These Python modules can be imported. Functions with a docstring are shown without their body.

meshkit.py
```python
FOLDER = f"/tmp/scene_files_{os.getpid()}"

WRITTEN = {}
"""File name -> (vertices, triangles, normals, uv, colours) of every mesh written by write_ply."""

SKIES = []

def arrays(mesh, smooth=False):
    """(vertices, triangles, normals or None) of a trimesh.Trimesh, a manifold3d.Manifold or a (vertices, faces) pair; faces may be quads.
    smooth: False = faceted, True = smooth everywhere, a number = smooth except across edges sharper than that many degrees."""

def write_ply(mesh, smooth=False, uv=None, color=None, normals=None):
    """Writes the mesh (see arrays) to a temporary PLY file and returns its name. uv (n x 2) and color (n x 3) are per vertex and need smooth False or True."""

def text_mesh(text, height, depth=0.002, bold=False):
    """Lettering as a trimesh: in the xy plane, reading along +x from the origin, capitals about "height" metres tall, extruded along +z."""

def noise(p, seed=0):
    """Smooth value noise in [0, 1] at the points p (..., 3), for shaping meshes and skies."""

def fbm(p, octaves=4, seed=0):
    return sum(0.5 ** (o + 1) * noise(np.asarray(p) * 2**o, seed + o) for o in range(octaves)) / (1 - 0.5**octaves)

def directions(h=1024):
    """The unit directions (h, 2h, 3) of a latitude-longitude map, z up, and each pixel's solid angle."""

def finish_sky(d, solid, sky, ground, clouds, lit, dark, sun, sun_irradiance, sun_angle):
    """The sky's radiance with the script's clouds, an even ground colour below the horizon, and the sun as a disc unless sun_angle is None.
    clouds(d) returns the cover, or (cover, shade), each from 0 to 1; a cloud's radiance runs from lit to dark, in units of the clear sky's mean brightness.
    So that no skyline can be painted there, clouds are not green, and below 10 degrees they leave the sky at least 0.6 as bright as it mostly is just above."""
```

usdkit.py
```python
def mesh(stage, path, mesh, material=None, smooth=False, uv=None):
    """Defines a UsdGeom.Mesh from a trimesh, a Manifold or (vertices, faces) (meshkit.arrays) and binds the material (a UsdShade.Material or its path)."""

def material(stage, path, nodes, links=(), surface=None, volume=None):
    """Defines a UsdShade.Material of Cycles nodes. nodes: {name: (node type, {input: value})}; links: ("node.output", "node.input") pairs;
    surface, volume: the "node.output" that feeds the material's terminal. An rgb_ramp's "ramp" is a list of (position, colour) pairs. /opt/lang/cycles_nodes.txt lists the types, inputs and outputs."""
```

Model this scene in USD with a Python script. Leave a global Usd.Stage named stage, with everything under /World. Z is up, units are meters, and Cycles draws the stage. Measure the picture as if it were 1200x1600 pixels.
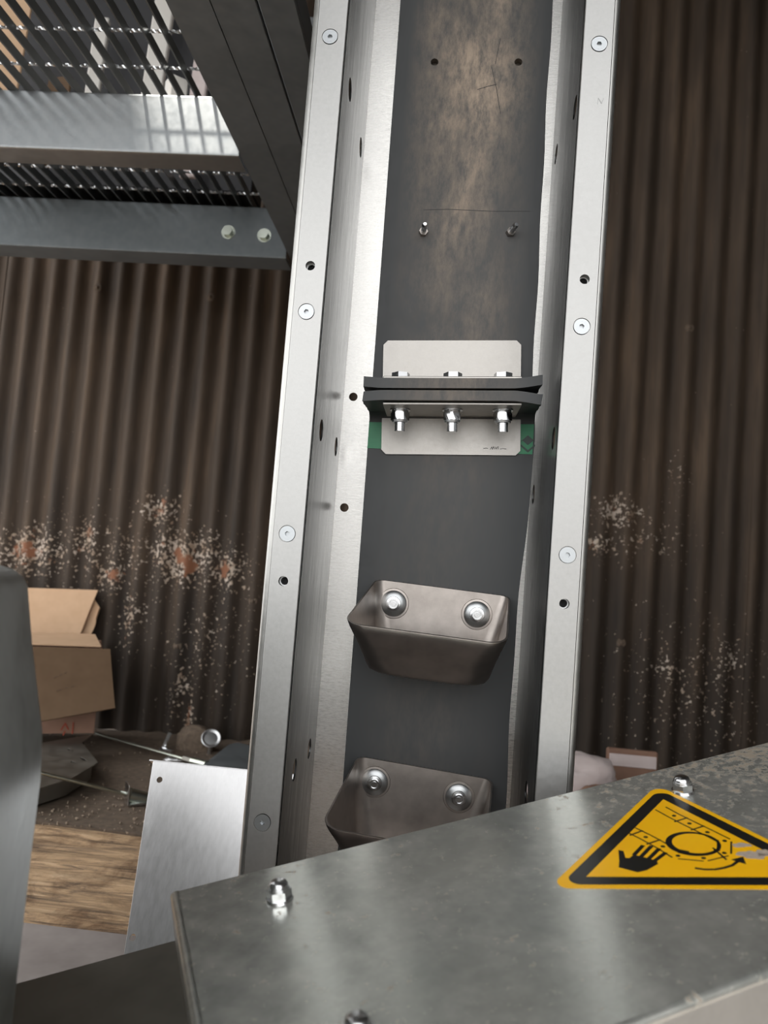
import math, random
import numpy as np, trimesh, usdkit, meshkit
import manifold3d as m3
from manifold3d import Manifold, CrossSection
from shapely.geometry import Polygon, LineString, Point, box as sbox
from shapely.ops import unary_union
from pxr import Usd, UsdGeom, UsdLux, UsdShade, Gf, Sdf, Vt

random.seed(7); RNG = np.random.default_rng(7)
stage = Usd.Stage.CreateInMemory()
UsdGeom.SetStageUpAxis(stage, UsdGeom.Tokens.z)
UsdGeom.SetStageMetersPerUnit(stage, 1.0)
UsdGeom.Xform.Define(stage, '/World'); UsdGeom.Scope.Define(stage, '/World/Looks')

# ------------------------------------------------------------------ camera, sky, sun, exposure
FPX = 1200.0                                            # focal length in pixels of the 1200 x 1600 frame
cd = np.array([84 / FPX, -84 / FPX, -1.0]); cd /= np.linalg.norm(cd)         # world +Y seen in camera axes
cz = np.array([.078, 1.0, 0.0]); cz[2] = (cd[0] * cz[0] + cd[1] * cz[1]) / (-cd[2]); cz /= np.linalg.norm(cz)
cx = np.cross(cd, cz)
CM = np.stack([cx, cd, cz], 1)                          # camera axes <- world
EYE = np.array([0, 0, .6])
cam = UsdGeom.Camera.Define(stage, '/World/camera')
m4 = np.eye(4); m4[:3, :3] = CM; m4[3, :3] = EYE        # row-vector convention: rows = camera axes in world
cam.AddTransformOp().Set(Gf.Matrix4d(m4.tolist()))
cam.CreateHorizontalApertureAttr(36.0); cam.CreateVerticalApertureAttr(48.0); cam.CreateFocalLengthAttr(36.0)
cam.CreateClippingRangeAttr(Gf.Vec2f(0.02, 100.0))
cam.CreateFStopAttr(9.5); cam.CreateFocusDistanceAttr(0.88)
cam.CreateExposureAttr(0.0)

dome = UsdLux.DomeLight.Define(stage, '/World/sky'); dome.CreateIntensityAttr(.82); dome.CreateColorAttr(Gf.Vec3f(1.0, 1.0, 1.0))
sun = UsdLux.DistantLight.Define(stage, '/World/sun'); sun.CreateIntensityAttr(1.3); sun.CreateNormalizeAttr(True); sun.CreateAngleAttr(3.0)
sun.CreateColorAttr(Gf.Vec3f(1.0, .95, .86))
def aim(prim, d):                                       # light travels along d
    z = -np.asarray(d, float); z /= np.linalg.norm(z)
    x = np.cross([0, 0, 1.0], z); x /= np.linalg.norm(x); y = np.cross(z, x)
    a = np.eye(4); a[0, :3], a[1, :3], a[2, :3] = x, y, z
    UsdGeom.Xformable(prim).AddTransformOp().Set(Gf.Matrix4d(a.tolist()))
aim(sun, (.25, .55, -1.0))

def ray(px, py): return CM.T @ np.array([(px - 600) / FPX, (800 - py) / FPX, -1.0])
def at(px, py, Y):                                      # a point of the place at depth Y
    r = ray(px, py); return EYE + r * (Y / r[1])
def onplane(px, py, p0, n):
    r = ray(px, py); return EYE + r * (np.dot(np.asarray(p0) - EYE, n) / np.dot(r, n))

# ------------------------------------------------------------------ helpers
used = {}
def numbered(parent, name):
    k = (parent, name); i = used.get(k, 0); used[k] = i + 1
    return name if i == 0 else f'{name}_{i:03d}'
def meta(p, label=None, cat=None, group=None, kind=None):
    for k, v in (('label', label), ('category', cat), ('group', group), ('kind', kind)):
        if v: p.SetCustomDataByKey(k, v)
    return p
BASE = {}
def mat4(loc=(0, 0, 0), R=None):
    a = np.eye(4)
    if R is not None: a[:3, :3] = np.asarray(R)
    a[:3, 3] = loc
    return a
def thing(name, label=None, cat=None, loc=(0, 0, 0), R=None, group=None, kind=None):
    path = '/World/' + numbered('/World', name)
    x = UsdGeom.Xform.Define(stage, path); M = mat4(loc, R)
    x.AddTransformOp().Set(Gf.Matrix4d(M.T.tolist()))
    BASE[path] = M
    return meta(x.GetPrim(), label, cat, group, kind)
def tri(mesh):
    if hasattr(mesh, 'to_mesh'):
        m = mesh.to_mesh(); return trimesh.Trimesh(m.vert_properties[:, :3], m.tri_verts, process=False)
    if isinstance(mesh, (list, tuple)) and len(mesh) and not isinstance(mesh[0], np.ndarray):
        return trimesh.util.concatenate([tri(x) for x in mesh])
    if isinstance(mesh, tuple):
        v, f = np.asarray(mesh[0], float), np.asarray(mesh[1], int)
        if f.shape[1] == 4: f = np.vstack([f[:, [0, 1, 2]], f[:, [0, 2, 3]]])
        return trimesh.Trimesh(v, f, process=False)
    return mesh
def part(name, mesh, mat, parent=None, smooth=30, world=True, label=None, cat=None, group=None, kind=None):
    """One Mesh. world=True: the mesh is given in world metres and is moved into its thing's frame."""
    pp = str(parent.GetPath()) if parent is not None else '/World'
    t = tri(mesh).copy()
    top = '/'.join(pp.split('/')[:3])
    if world and top in BASE: t.apply_transform(np.linalg.inv(BASE[top]))
    path = pp + '/' + numbered(pp, name)
    return meta(usdkit.mesh(stage, path, t, LOOK[mat], smooth=smooth).GetPrim(), label, cat, group, kind)
def dup(src, loc, R=None, label=None, group=None):
    d = src.GetCustomData()
    x = thing(src.GetName(), label or d.get('label'), d.get('category'), loc, R, group or d.get('group'))
    x.GetReferences().AddInternalReference(src.GetPath())
    UsdGeom.Xformable(x).GetOrderedXformOps()[0].Set(Gf.Matrix4d(mat4(loc, R).T.tolist()))
    x.SetInstanceable(True)
    return x
def rotx(a): c, s = math.cos(a), math.sin(a); return np.array([[1, 0, 0], [0, c, -s], [0, s, c]])
def roty(a): c, s = math.cos(a), math.sin(a); return np.array([[c, 0, s], [0, 1, 0], [-s, 0, c]])
def rotz(a): c, s = math.cos(a), math.sin(a); return np.array([[c, -s, 0], [s, c, 0], [0, 0, 1]])
def frame(x, y):                                        # rotation with columns x, y, x^y
    x = np.asarray(x, float) / np.linalg.norm(x); y = np.asarray(y, float); y = y - x * (x @ y); y /= np.linalg.norm(y)
    return np.stack([x, y, np.cross(x, y)], 1)
def align(d, up=(0, 0, 1)):                             # rotation whose z column is d
    z = np.asarray(d, float) / np.linalg.norm(d); u = np.asarray(up, float)
    if abs(z @ u) > .98: u = np.array([1.0, 0, 0])
    x = np.cross(u, z); x /= np.linalg.norm(x); return np.stack([x, np.cross(z, x), z], 1)
def place(mesh, loc=(0, 0, 0), R=None):
    t = tri(mesh).copy(); t.apply_transform(mat4(loc, R)); return t
def bx(x0, x1, y0, y1, z0, z1): return Manifold.cube([x1 - x0, y1 - y0, z1 - z0]).translate([x0, y0, z0])
def rbox(x0, x1, y0, y1, z0, z1, r=.002):               # box with chamfered edges
    c = []
    for x in (x0, x1):
        for y in (y0, y1):
            for z in (z0, z1):
                sx, sy, sz = (1 if x == x0 else -1), (1 if y == y0 else -1), (1 if z == z0 else -1)
                c += [(x + sx * r, y + sy * r, z), (x + sx * r, y, z + sz * r), (x, y + sy * r, z + sz * r)]
    return Manifold.hull_points(np.array(c, float))
def cyl(p, q, r, n=20, r2=None):
    p, q = np.asarray(p, float), np.asarray(q, float); h = np.linalg.norm(q - p)
    m = Manifold.cylinder(h, r, r if r2 is None else r2, n)
    a = np.eye(4); a[:3, :3] = align(q - p); a[:3, 3] = p
    return m.transform(a[:3])
def lathe(prof, n=28):                                  # (radius, height) pairs -> solid about z
    return tri(CrossSection([np.array(prof, float)]).revolve(n))
def hexa(af, h, ch=.0012):                              # hexagon nut body with chamfered corners, z 0..h
    r = af / math.sqrt(3)
    body = Manifold.cylinder(h, r, r, 6)
    cone = Manifold.cylinder(h, r + h * 0, r - ch, 30) + Manifold.cylinder(h * .75, r * 1.0, r * 1.0, 30)
    return body ^ cone
def ext(poly, h):                                       # shapely polygon -> prism z 0..h
    gs = getattr(poly, 'geoms', [poly])
    return trimesh.util.concatenate([trimesh.creation.extrude_polygon(g, h, engine='earcut') for g in gs if g.area > 1e-12])
def sheet(grid, t, normal_dir=None):
    """A (n, m, 3) grid of points -> a closed sheet of thickness t (offset along vertex normals)."""
    n, m, _ = grid.shape
    du = np.gradient(grid, axis=0); dv = np.gradient(grid, axis=1)
    nn = np.cross(du, dv); nn /= np.maximum(np.linalg.norm(nn, axis=-1, keepdims=True), 1e-12)
    v = np.concatenate([grid.reshape(-1, 3), (grid - nn * t).reshape(-1, 3)]); o = n * m
    idx = np.arange(o).reshape(n, m)
    a, b, c, d = idx[:-1, :-1].ravel(), idx[1:, :-1].ravel(), idx[1:, 1:].ravel(), idx[:-1, 1:].ravel()
    f = [np.stack([a, b, c, d], 1), np.stack([a + o, d + o, c + o, b + o], 1)]
    loop = np.concatenate([idx[:, 0], idx[-1, 1:], idx[-2::-1, -1], idx[0, -2:0:-1]])
    nx = np.roll(loop, -1)
    f.append(np.stack([nx, loop, loop + o, nx + o], 1))
    return (v, np.vstack(f))
def tube(pts, r, n=10):
    pts = np.asarray(pts, float); out = []
    k = len(pts); T = np.gradient(pts, axis=0); T /= np.linalg.norm(T, axis=1, keepdims=True)
    u = np.cross(T[0], [0, 0, 1.0]);
    if np.linalg.norm(u) < .1: u = np.cross(T[0], [1.0, 0, 0])
    u /= np.linalg.norm(u); rings = []
    rr = np.broadcast_to(r, (k,))
    for i in range(k):
        u = u - T[i] * (u @ T[i]); u /= np.linalg.norm(u); w = np.cross(T[i], u)
        a = np.arange(n) * 2 * math.pi / n
        rings.append(pts[i] + rr[i] * (np.cos(a)[:, None] * u + np.sin(a)[:, None] * w))
    v = np.vstack(rings + [pts[:1], pts[-1:]]); f = []
    for i in range(k - 1):
        for j in range(n):
            a, b = i * n + j, i * n + (j + 1) % n
            f += [[a, b, b + n], [a, b + n, a + n]]
    for j in range(n):
        f += [[k * n, (j + 1) % n, j], [k * n + 1, (k - 1) * n + j, (k - 1) * n + (j + 1) % n]]
    return trimesh.Trimesh(v, f, process=False)

# ------------------------------------------------------------------ materials
LOOK = {}
def mk(name, nodes, links, surface='p.BSDF'):
    LOOK[name] = usdkit.material(stage, '/World/Looks/' + name, nodes, links, surface=surface)
def galv(name, c1, c2, rough=(.35, .5), scale=60, stretch=(1, 1, 1), bump=.02, metallic=1.0, streak=None, big=6):
    """Zinc-coated sheet: mottled spangle in colour and gloss, optional fine rolling lines."""
    N = {'g': ('texture_coordinate', {}), 'm': ('mapping', {'scale': stretch}),
         'n': ('noise_texture', {'scale': scale, 'detail': 6, 'roughness': .6}), 'b': ('noise_texture', {'scale': big, 'detail': 4}),
         'r': ('rgb_ramp', {'ramp': [(.3, c1), (.7, c2)]}), 'q': ('map_range', {'from_min': .3, 'from_max': .7, 'to_min': rough[0], 'to_max': rough[1]}),
         'x': ('mix_float', {'fac': .45}), 'u': ('bump', {'strength': bump, 'distance': .002}),
         'p': ('principled_bsdf', {'metallic': metallic})}
    L = [('g.object', 'm.vector'), ('m.vector', 'n.vector'), ('g.object', 'b.vector'), ('n.fac', 'x.a'), ('b.fac', 'x.b'), ('x.result', 'r.fac'), ('r.color', 'p.base_color'),
         ('x.result', 'q.value'), ('q.result', 'p.roughness'), ('n.fac', 'u.height'), ('u.normal', 'p.normal')]
    mk(name, N, L)
def plain(name, c, rough=.5, metallic=0.0, noise=None, scale=20, stretch=(1, 1, 1), bump=0.0, detail=5):
    if noise is None:
        mk(name, {'p': ('principled_bsdf', {'base_color': c, 'roughness': rough, 'metallic': metallic})}, []); return
    N = {'g': ('texture_coordinate', {}), 'm': ('mapping', {'scale': stretch}), 'n': ('noise_texture', {'scale': scale, 'detail': detail, 'roughness': .6}),
         'r': ('rgb_ramp', {'ramp': [(.3, c), (.7, noise)]}), 'u': ('bump', {'strength': bump, 'distance': .003}), 'p': ('principled_bsdf', {'roughness': rough, 'metallic': metallic})}
    mk(name, N, [('g.object', 'm.vector'), ('m.vector', 'n.vector'), ('n.fac', 'r.fac'), ('r.color', 'p.base_color'), ('n.fac', 'u.height'), ('u.normal', 'p.normal')])

galv('galv_strip', (.43, .43, .42), (.56, .56, .55), (.42, .58), 190, (1, 1, 1), .04)
galv('galv_angle', (.45, .45, .43), (.58, .58, .56), (.36, .5), 90)
galv('galv_wall', (.68, .67, .64), (.90, .885, .855), (.26, .44), 140, (1, 1, 3.5), .03)
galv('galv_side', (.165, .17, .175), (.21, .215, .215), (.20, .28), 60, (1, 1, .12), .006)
galv('galv_plate', (.62, .62, .625), (.69, .69, .695), (.30, .36), 60, (2, 1, .5), .01)
galv('galv_clamp', (.36, .345, .325), (.52, .50, .47), (.38, .55), 160, (1, 1, 1), .04)
galv('galv_beam', (.42, .45, .47), (.56, .58, .59), (.35, .5), 60, (1, 1, 1), .03)
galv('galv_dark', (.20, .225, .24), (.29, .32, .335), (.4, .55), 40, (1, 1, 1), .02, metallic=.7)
galv('grate_steel', (.16, .17, .17), (.24, .25, .25), (.4, .6), 40, (1, 1, 1), .03)
mk('galv_cover', {'g': ('texture_coordinate', {}), 's': ('separate_xyz', {}), 'n': ('noise_texture', {'scale': 36, 'detail': 7, 'roughness': .62}), 'b': ('noise_texture', {'scale': 9, 'detail': 4}), 'x': ('mix_float', {'fac': .45}),
                  'r': ('rgb_ramp', {'ramp': [(.3, (.53, .55, .515)), (.7, (.75, .76, .71))]}), 'q': ('map_range', {'from_min': .3, 'from_max': .7, 'to_min': .19, 'to_max': .31}),
                  'd1': ('map_range', {'from_min': .28, 'from_max': .60, 'to_min': 0, 'to_max': 1, 'clamp': True}), 'd2': ('map_range', {'from_min': -.20, 'from_max': -.02, 'to_min': 0, 'to_max': 1, 'clamp': True}), 'd': ('math', {'math_type': 'multiply'}),
                  'f': ('noise_texture', {'scale': 130, 'detail': 4, 'roughness': .7}), 'f2': ('noise_texture', {'scale': 34, 'detail': 3}), 'fa': ('math', {'math_type': 'multiply_add', 'value2': .24}), 'fc': ('math', {'math_type': 'multiply_add', 'value2': .35}),
                  'fb': ('map_range', {'from_min': .80, 'from_max': .90, 'to_min': 0, 'to_max': .8, 'clamp': True}), 'mx': ('mix_color', {'b': (.36, .28, .20)}), 'inv': ('math', {'math_type': 'multiply_add', 'value2': -.75, 'value3': .75}),
                  'ro': ('math', {'math_type': 'multiply_add', 'value2': .4}), 'p': ('principled_bsdf', {})},
   [('g.object', 's.vector'), ('g.object', 'n.vector'), ('g.object', 'b.vector'), ('g.object', 'f.vector'), ('g.object', 'f2.vector'), ('n.fac', 'x.a'), ('b.fac', 'x.b'), ('x.result', 'r.fac'), ('x.result', 'q.value'),
    ('s.x', 'd1.value'), ('s.y', 'd2.value'), ('d1.result', 'd.value1'), ('d2.result', 'd.value2'), ('d.value', 'fa.value1'), ('f.fac', 'fa.value3'), ('f2.fac', 'fc.value1'), ('fa.value', 'fc.value3'), ('fc.value', 'fb.value'),
    ('r.color', 'mx.a'), ('fb.result', 'mx.fac'), ('mx.result', 'p.base_color'), ('fb.result', 'inv.value1'), ('inv.value', 'p.metallic'), ('fb.result', 'ro.value1'), ('q.result', 'ro.value3'), ('ro.value', 'p.roughness')])
galv('galv_base', (.20, .195, .175), (.34, .32, .285), (.4, .6), 24, (1, 1, 1), .02)
galv('galv_hood', (.50, .535, .535), (.66, .685, .675), (.3, .42), 20, (1, 1, 1), .01)
plain('zinc', (.72, .73, .74), .22, 1.0)
plain('zinc_dull', (.60, .61, .62), .38, 1.0)
plain('washer_zinc', (.40, .415, .425), .36, 1.0, (.52, .535, .54), 60)
plain('screw_zinc', (.50, .525, .54), .42, 1.0)
plain('zinc_green', (.62, .66, .58), .25, 1.0)
plain('steel_black', (.055, .055, .058), .5, .6)
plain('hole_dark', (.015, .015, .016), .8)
plain('bucket_steel', (.36, .325, .30), .42, 1.0, (.52, .475, .44), 30, (1, 1, 1), .02)
plain('print_green', (.02, .23, .10), .4)
plain('print_green_dark', (.008, .03, .022), .4)
plain('sign_yellow', (.93, .48, .004), .38, 0, (.95, .51, .008), 20)
plain('sign_black', (.012, .012, .011), .32)
plain('sign_worn', (.36, .30, .24), .6, 0, (.48, .40, .33), 300)
plain('pen', (.03, .03, .03), .6)
plain('scratch', (.34, .34, .34), .5, .8)
plain('card_light', (.60, .40, .25), .8, 0, (.66, .45, .29), 30)
plain('card_dark', (.115, .068, .035), .85, 0, (.14, .086, .047), 24)
plain('card_red', (.24, .135, .095), .8, 0, (.30, .175, .12), 20)
plain('print_brown', (.10, .06, .035), .8)
plain('print_red', (.36, .06, .03), .8)
plain('white_card', (.74, .71, .66), .7, 0, (.82, .79, .74), 10)
plain('pink_paper', (.62, .52, .50), .7, 0, (.72, .63, .61), 14)
plain('dust_brown', (.10, .075, .055), .9, 0, (.17, .125, .09), 60, (1, 1, 1), .3)
plain('concrete', (.27, .235, .22), .9, 0, (.36, .32, .30), 14, (1, 1, 1), .15)
plain('ground_out', (.05, .047, .043), .95, 0, (.08, .075, .065), 3)
plain('roof_dark', (.05, .047, .045), .85)
# rubber belt: black with a dusty, worn strip down the middle of the upper part
mk('rubber', {'g': ('geometry', {}), 's': ('separate_xyz', {}), 'm': ('mapping', {'scale': (1, 1, .4)}),
              'n': ('noise_texture', {'scale': 90, 'detail': 8, 'roughness': .72}), 'n2': ('noise_texture', {'scale': 9, 'detail': 5, 'roughness': .6, 'distortion': .8}),
              'ax': ('math', {'math_type': 'absolute'}), 'mx': ('map_range', {'from_min': .085, 'from_max': .02, 'to_min': 0, 'to_max': 1, 'clamp': True}),
              'mz': ('map_range', {'from_min': .70, 'from_max': 1.15, 'to_min': .12, 'to_max': 1, 'clamp': True}),
              'n2r': ('map_range', {'from_min': .30, 'from_max': .62, 'to_min': .0, 'to_max': 1, 'clamp': True}),
              'nr': ('map_range', {'from_min': .36, 'from_max': .64, 'to_min': .18, 'to_max': 1, 'clamp': True}),
              'a': ('math', {'math_type': 'multiply'}), 'b': ('math', {'math_type': 'multiply'}), 'c': ('math', {'math_type': 'multiply'}),
              'mix': ('mix_color', {'a': (.042, .045, .047), 'b': (.44, .34, .25)}), 'rr': ('map_range', {'to_min': .42, 'to_max': .62}),
              'u': ('bump', {'strength': .15, 'distance': .002}), 'p': ('principled_bsdf', {})},
   [('g.position', 's.vector'), ('g.position', 'm.vector'), ('m.vector', 'n.vector'), ('m.vector', 'n2.vector'), ('s.x', 'ax.value1'), ('ax.value', 'mx.value'), ('s.z', 'mz.value'),
    ('n2.fac', 'n2r.value'), ('n.fac', 'nr.value'), ('mx.result', 'a.value1'), ('mz.result', 'a.value2'), ('a.value', 'b.value1'), ('n2r.result', 'b.value2'), ('b.value', 'c.value1'), ('nr.result', 'c.value2'),
    ('c.value', 'mix.fac'), ('mix.result', 'p.base_color'), ('n.fac', 'rr.value'), ('rr.result', 'p.roughness'), ('n2.fac', 'u.height'), ('u.normal', 'p.normal')])
plain('rubber_cut', (.022, .022, .023), .6, 0, (.035, .034, .034), 80, (.2, 1, 1), .1)

def wall_look(name, spots):
    """Sooty, rusting corrugated iron. spots: (x, z, rx, rz) of flaking rust areas on the wall."""
    N = {'g': ('geometry', {}), 's': ('separate_xyz', {}),
         'm': ('mapping', {'scale': (1, 1, .12)}), 'n': ('noise_texture', {'scale': 14, 'detail': 6, 'roughness': .6}),
         'base': ('rgb_ramp', {'ramp': [(.30, (.036, .025, .017)), (.55, (.080, .054, .035)), (.75, (.145, .096, .060))]}),
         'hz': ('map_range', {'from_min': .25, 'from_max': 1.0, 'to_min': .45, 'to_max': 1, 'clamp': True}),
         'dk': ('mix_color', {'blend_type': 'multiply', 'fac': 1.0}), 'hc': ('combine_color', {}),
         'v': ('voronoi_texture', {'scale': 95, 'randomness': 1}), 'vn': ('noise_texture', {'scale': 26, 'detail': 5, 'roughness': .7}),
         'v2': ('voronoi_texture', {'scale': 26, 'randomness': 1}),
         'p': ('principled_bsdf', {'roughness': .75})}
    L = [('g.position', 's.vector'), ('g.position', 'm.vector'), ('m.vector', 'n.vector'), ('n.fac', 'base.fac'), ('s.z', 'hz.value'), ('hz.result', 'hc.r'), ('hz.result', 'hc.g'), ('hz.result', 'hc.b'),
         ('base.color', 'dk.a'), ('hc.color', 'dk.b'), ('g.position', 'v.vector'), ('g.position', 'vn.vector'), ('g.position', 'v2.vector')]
    prev = None
    for i, (x, z, rx, rz, amp) in enumerate(spots):
        a, b, c, d, e, f = (f'k{i}{q}' for q in 'abcdef')
        N[a] = ('vector_math', {'math_type': 'subtract', 'vector2': (x, 0, z)}); N[b] = ('vector_math', {'math_type': 'multiply', 'vector2': (1 / rx, 0, 1 / rz)})
        N[c] = ('vector_math', {'math_type': 'length'}); N[d] = ('map_range', {'from_min': 1, 'from_max': .0, 'to_min': 0, 'to_max': amp, 'clamp': True})
        L += [('g.position', a + '.vector1'), (a + '.vector', b + '.vector1'), (b + '.vector', c + '.vector1'), (c + '.value', d + '.value')]
        if prev is None: prev = d + '.result'
        else:
            N[e] = ('math', {'math_type': 'maximum'}); L += [(prev, e + '.value1'), (d + '.result', e + '.value2')]; prev = e + '.value'
    N.update({'n60': ('noise_texture', {'scale': 88, 'detail': 5, 'roughness': .6}), 'n12': ('noise_texture', {'scale': 17, 'detail': 5, 'roughness': .65}),
              'fa': ('math', {'math_type': 'multiply_add', 'value2': .27}), 'fb': ('map_range', {'from_min': .725, 'from_max': .755, 'to_min': 0, 'to_max': .9, 'clamp': True}),
              'ra': ('math', {'math_type': 'multiply_add', 'value2': .44}), 'rb': ('map_range', {'from_min': .90, 'from_max': .97, 'to_min': 0, 'to_max': 1, 'clamp': True}),
              'fl': ('rgb_ramp', {'ramp': [(.2, (.34, .24, .17)), (.5, (.50, .40, .31)), (.8, (.62, .53, .45))]}), 'm1': ('mix_color', {}), 'm2': ('mix_color', {'b': (.24, .10, .05)})})
    L += [('g.position', 'n60.vector'), ('g.position', 'n12.vector'), (prev, 'fa.value1'), ('n60.fac', 'fa.value3'), ('fa.value', 'fb.value'), (prev, 'ra.value1'), ('n12.fac', 'ra.value3'), ('ra.value', 'rb.value'),
          ('v2.distance', 'fl.fac'), ('dk.result', 'm1.a'), ('fl.color', 'm1.b'), ('fb.result', 'm1.fac'), ('m1.result', 'm2.a'), ('rb.result', 'm2.fac'), ('m2.result', 'p.base_color')]
    mk(name, N, L)
WALL_Y = 2.42
def wp(px, py, rx, ry, amp=1.0):
    q = at(px, py, WALL_Y); s = WALL_Y / FPX
    return (q[0], q[2], rx * s, ry * s, amp)
wall_look('wall_iron', [wp(288, 872, 120, 85, 1.1), wp(250, 800, 70, 55), wp(50, 860, 110, 75, 1.08), wp(175, 900, 60, 55), wp(137, 842, 40, 60, 1.05), wp(355, 890, 80, 70, .95), wp(205, 965, 45, 100, .85),
                        wp(180, 870, 420, 130, .62), wp(330, 1000, 160, 260, .5), wp(965, 800, 80, 50, .95), wp(930, 850, 55, 40, .95), wp(1000, 840, 150, 90, .6), wp(1090, 1080, 260, 240, .5), wp(1040, 1045, 30, 50, .9), wp(1140, 1030, 50, 60, .8),
                        wp(285, 1075, 45, 90, .85), wp(295, 1125, 20, 70, 1.0), wp(1060, 740, 40, 60, .6)])
mk('timber', {'g': ('geometry', {}), 'm': ('mapping', {'scale': (1.1, 9, 9)}), 'n': ('noise_texture', {'scale': 7, 'detail': 12, 'roughness': .78, 'distortion': .8}),
              'n2': ('noise_texture', {'scale': 9, 'detail': 8, 'roughness': .7, 'distortion': .5}), 'r': ('rgb_ramp', {'ramp': [(.30, (.045, .03, .02)), (.40, (.25, .17, .11)), (.52, (.60, .40, .23)), (.66, (.74, .55, .36)), (.8, (.80, .66, .49))]}),
              'r2': ('rgb_ramp', {'ramp': [(.36, (.30, .24, .20)), (.52, (1, 1, 1))]}), 'x': ('mix_color', {'blend_type': 'multiply', 'fac': .8}),
              'u': ('bump', {'strength': .8, 'distance': .006}), 'p': ('principled_bsdf', {'roughness': .85})},
   [('g.position', 'm.vector'), ('m.vector', 'n.vector'), ('g.position', 'n2.vector'), ('n.fac', 'r.fac'), ('n2.fac', 'r2.fac'), ('r.color', 'x.a'), ('r2.color', 'x.b'), ('x.result', 'p.base_color'), ('n.fac', 'u.height'), ('u.normal', 'p.normal')])

# ------------------------------------------------------------------ the setting
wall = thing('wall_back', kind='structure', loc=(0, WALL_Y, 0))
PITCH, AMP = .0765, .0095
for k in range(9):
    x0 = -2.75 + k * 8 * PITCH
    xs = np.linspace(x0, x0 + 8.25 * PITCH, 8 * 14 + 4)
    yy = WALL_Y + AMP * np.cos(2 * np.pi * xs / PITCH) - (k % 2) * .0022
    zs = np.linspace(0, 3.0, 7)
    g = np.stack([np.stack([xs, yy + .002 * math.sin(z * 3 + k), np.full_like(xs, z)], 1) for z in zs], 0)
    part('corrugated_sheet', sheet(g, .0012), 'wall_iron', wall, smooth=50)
for px, py in ((170, 452), (326, 466), (280, 1009), (410, 940), (1092, 515), (985, 1005)):     # roofing nails on the crests
    q = at(px, py, WALL_Y); x = round(q[0] / PITCH - .5) * PITCH + .5 * PITCH
    part('roofing_nail', place(lathe([(0, 0), (.014, 0), (.0135, .0015), (.006, .003), (.0055, .006), (.003, .0085), (0, .009)], 18), (x, WALL_Y - AMP - .0005, q[2]), align((0, -1, 0))), 'dust_brown', wall)

floor = thing('floor', kind='structure')
part('concrete_slab', bx(-2.8, 2.6, -.6, 1.19, -.12, 0), 'concrete', floor)
xs, ys = np.linspace(-2.8, 2.6, 200), np.linspace(1.6, 2.6, 60)
X, Y = np.meshgrid(xs, ys, indexing='ij')
Z = .012 * (meshkit.fbm(np.stack([X * 7, Y * 7, X * 0], -1), 5) - .55) + np.clip((Y - 2.28) / .25, 0, 1) * .03 * meshkit.noise(np.stack([X * 6, Y * 0, X * 0], -1))
part('dirt_bed', sheet(np.stack([X, Y, Z], -1), .1), 'dust_brown', floor, smooth=60)
part('outer_ground', bx(-30, 30, -40, -.6, -.2, -.02), 'ground_out', floor)
ceil = thing('ceiling', kind='structure', loc=(0, .5, 2.95))
part('roof_deck', bx(-2.2, 2.6, -1.15, 2.6, 2.9, 2.95) - bx(-1.02, -.80, .48, .84, 2.8, 3.0), 'roof_dark', ceil, label='dark roof deck with one small open hatch')
wr = thing('wall_right', kind='structure', loc=(1.5, 0, 0)); part('panel', bx(1.5, 1.55, -1.15, 2.4, -.02, 2.9), 'roof_dark', wr)

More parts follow.
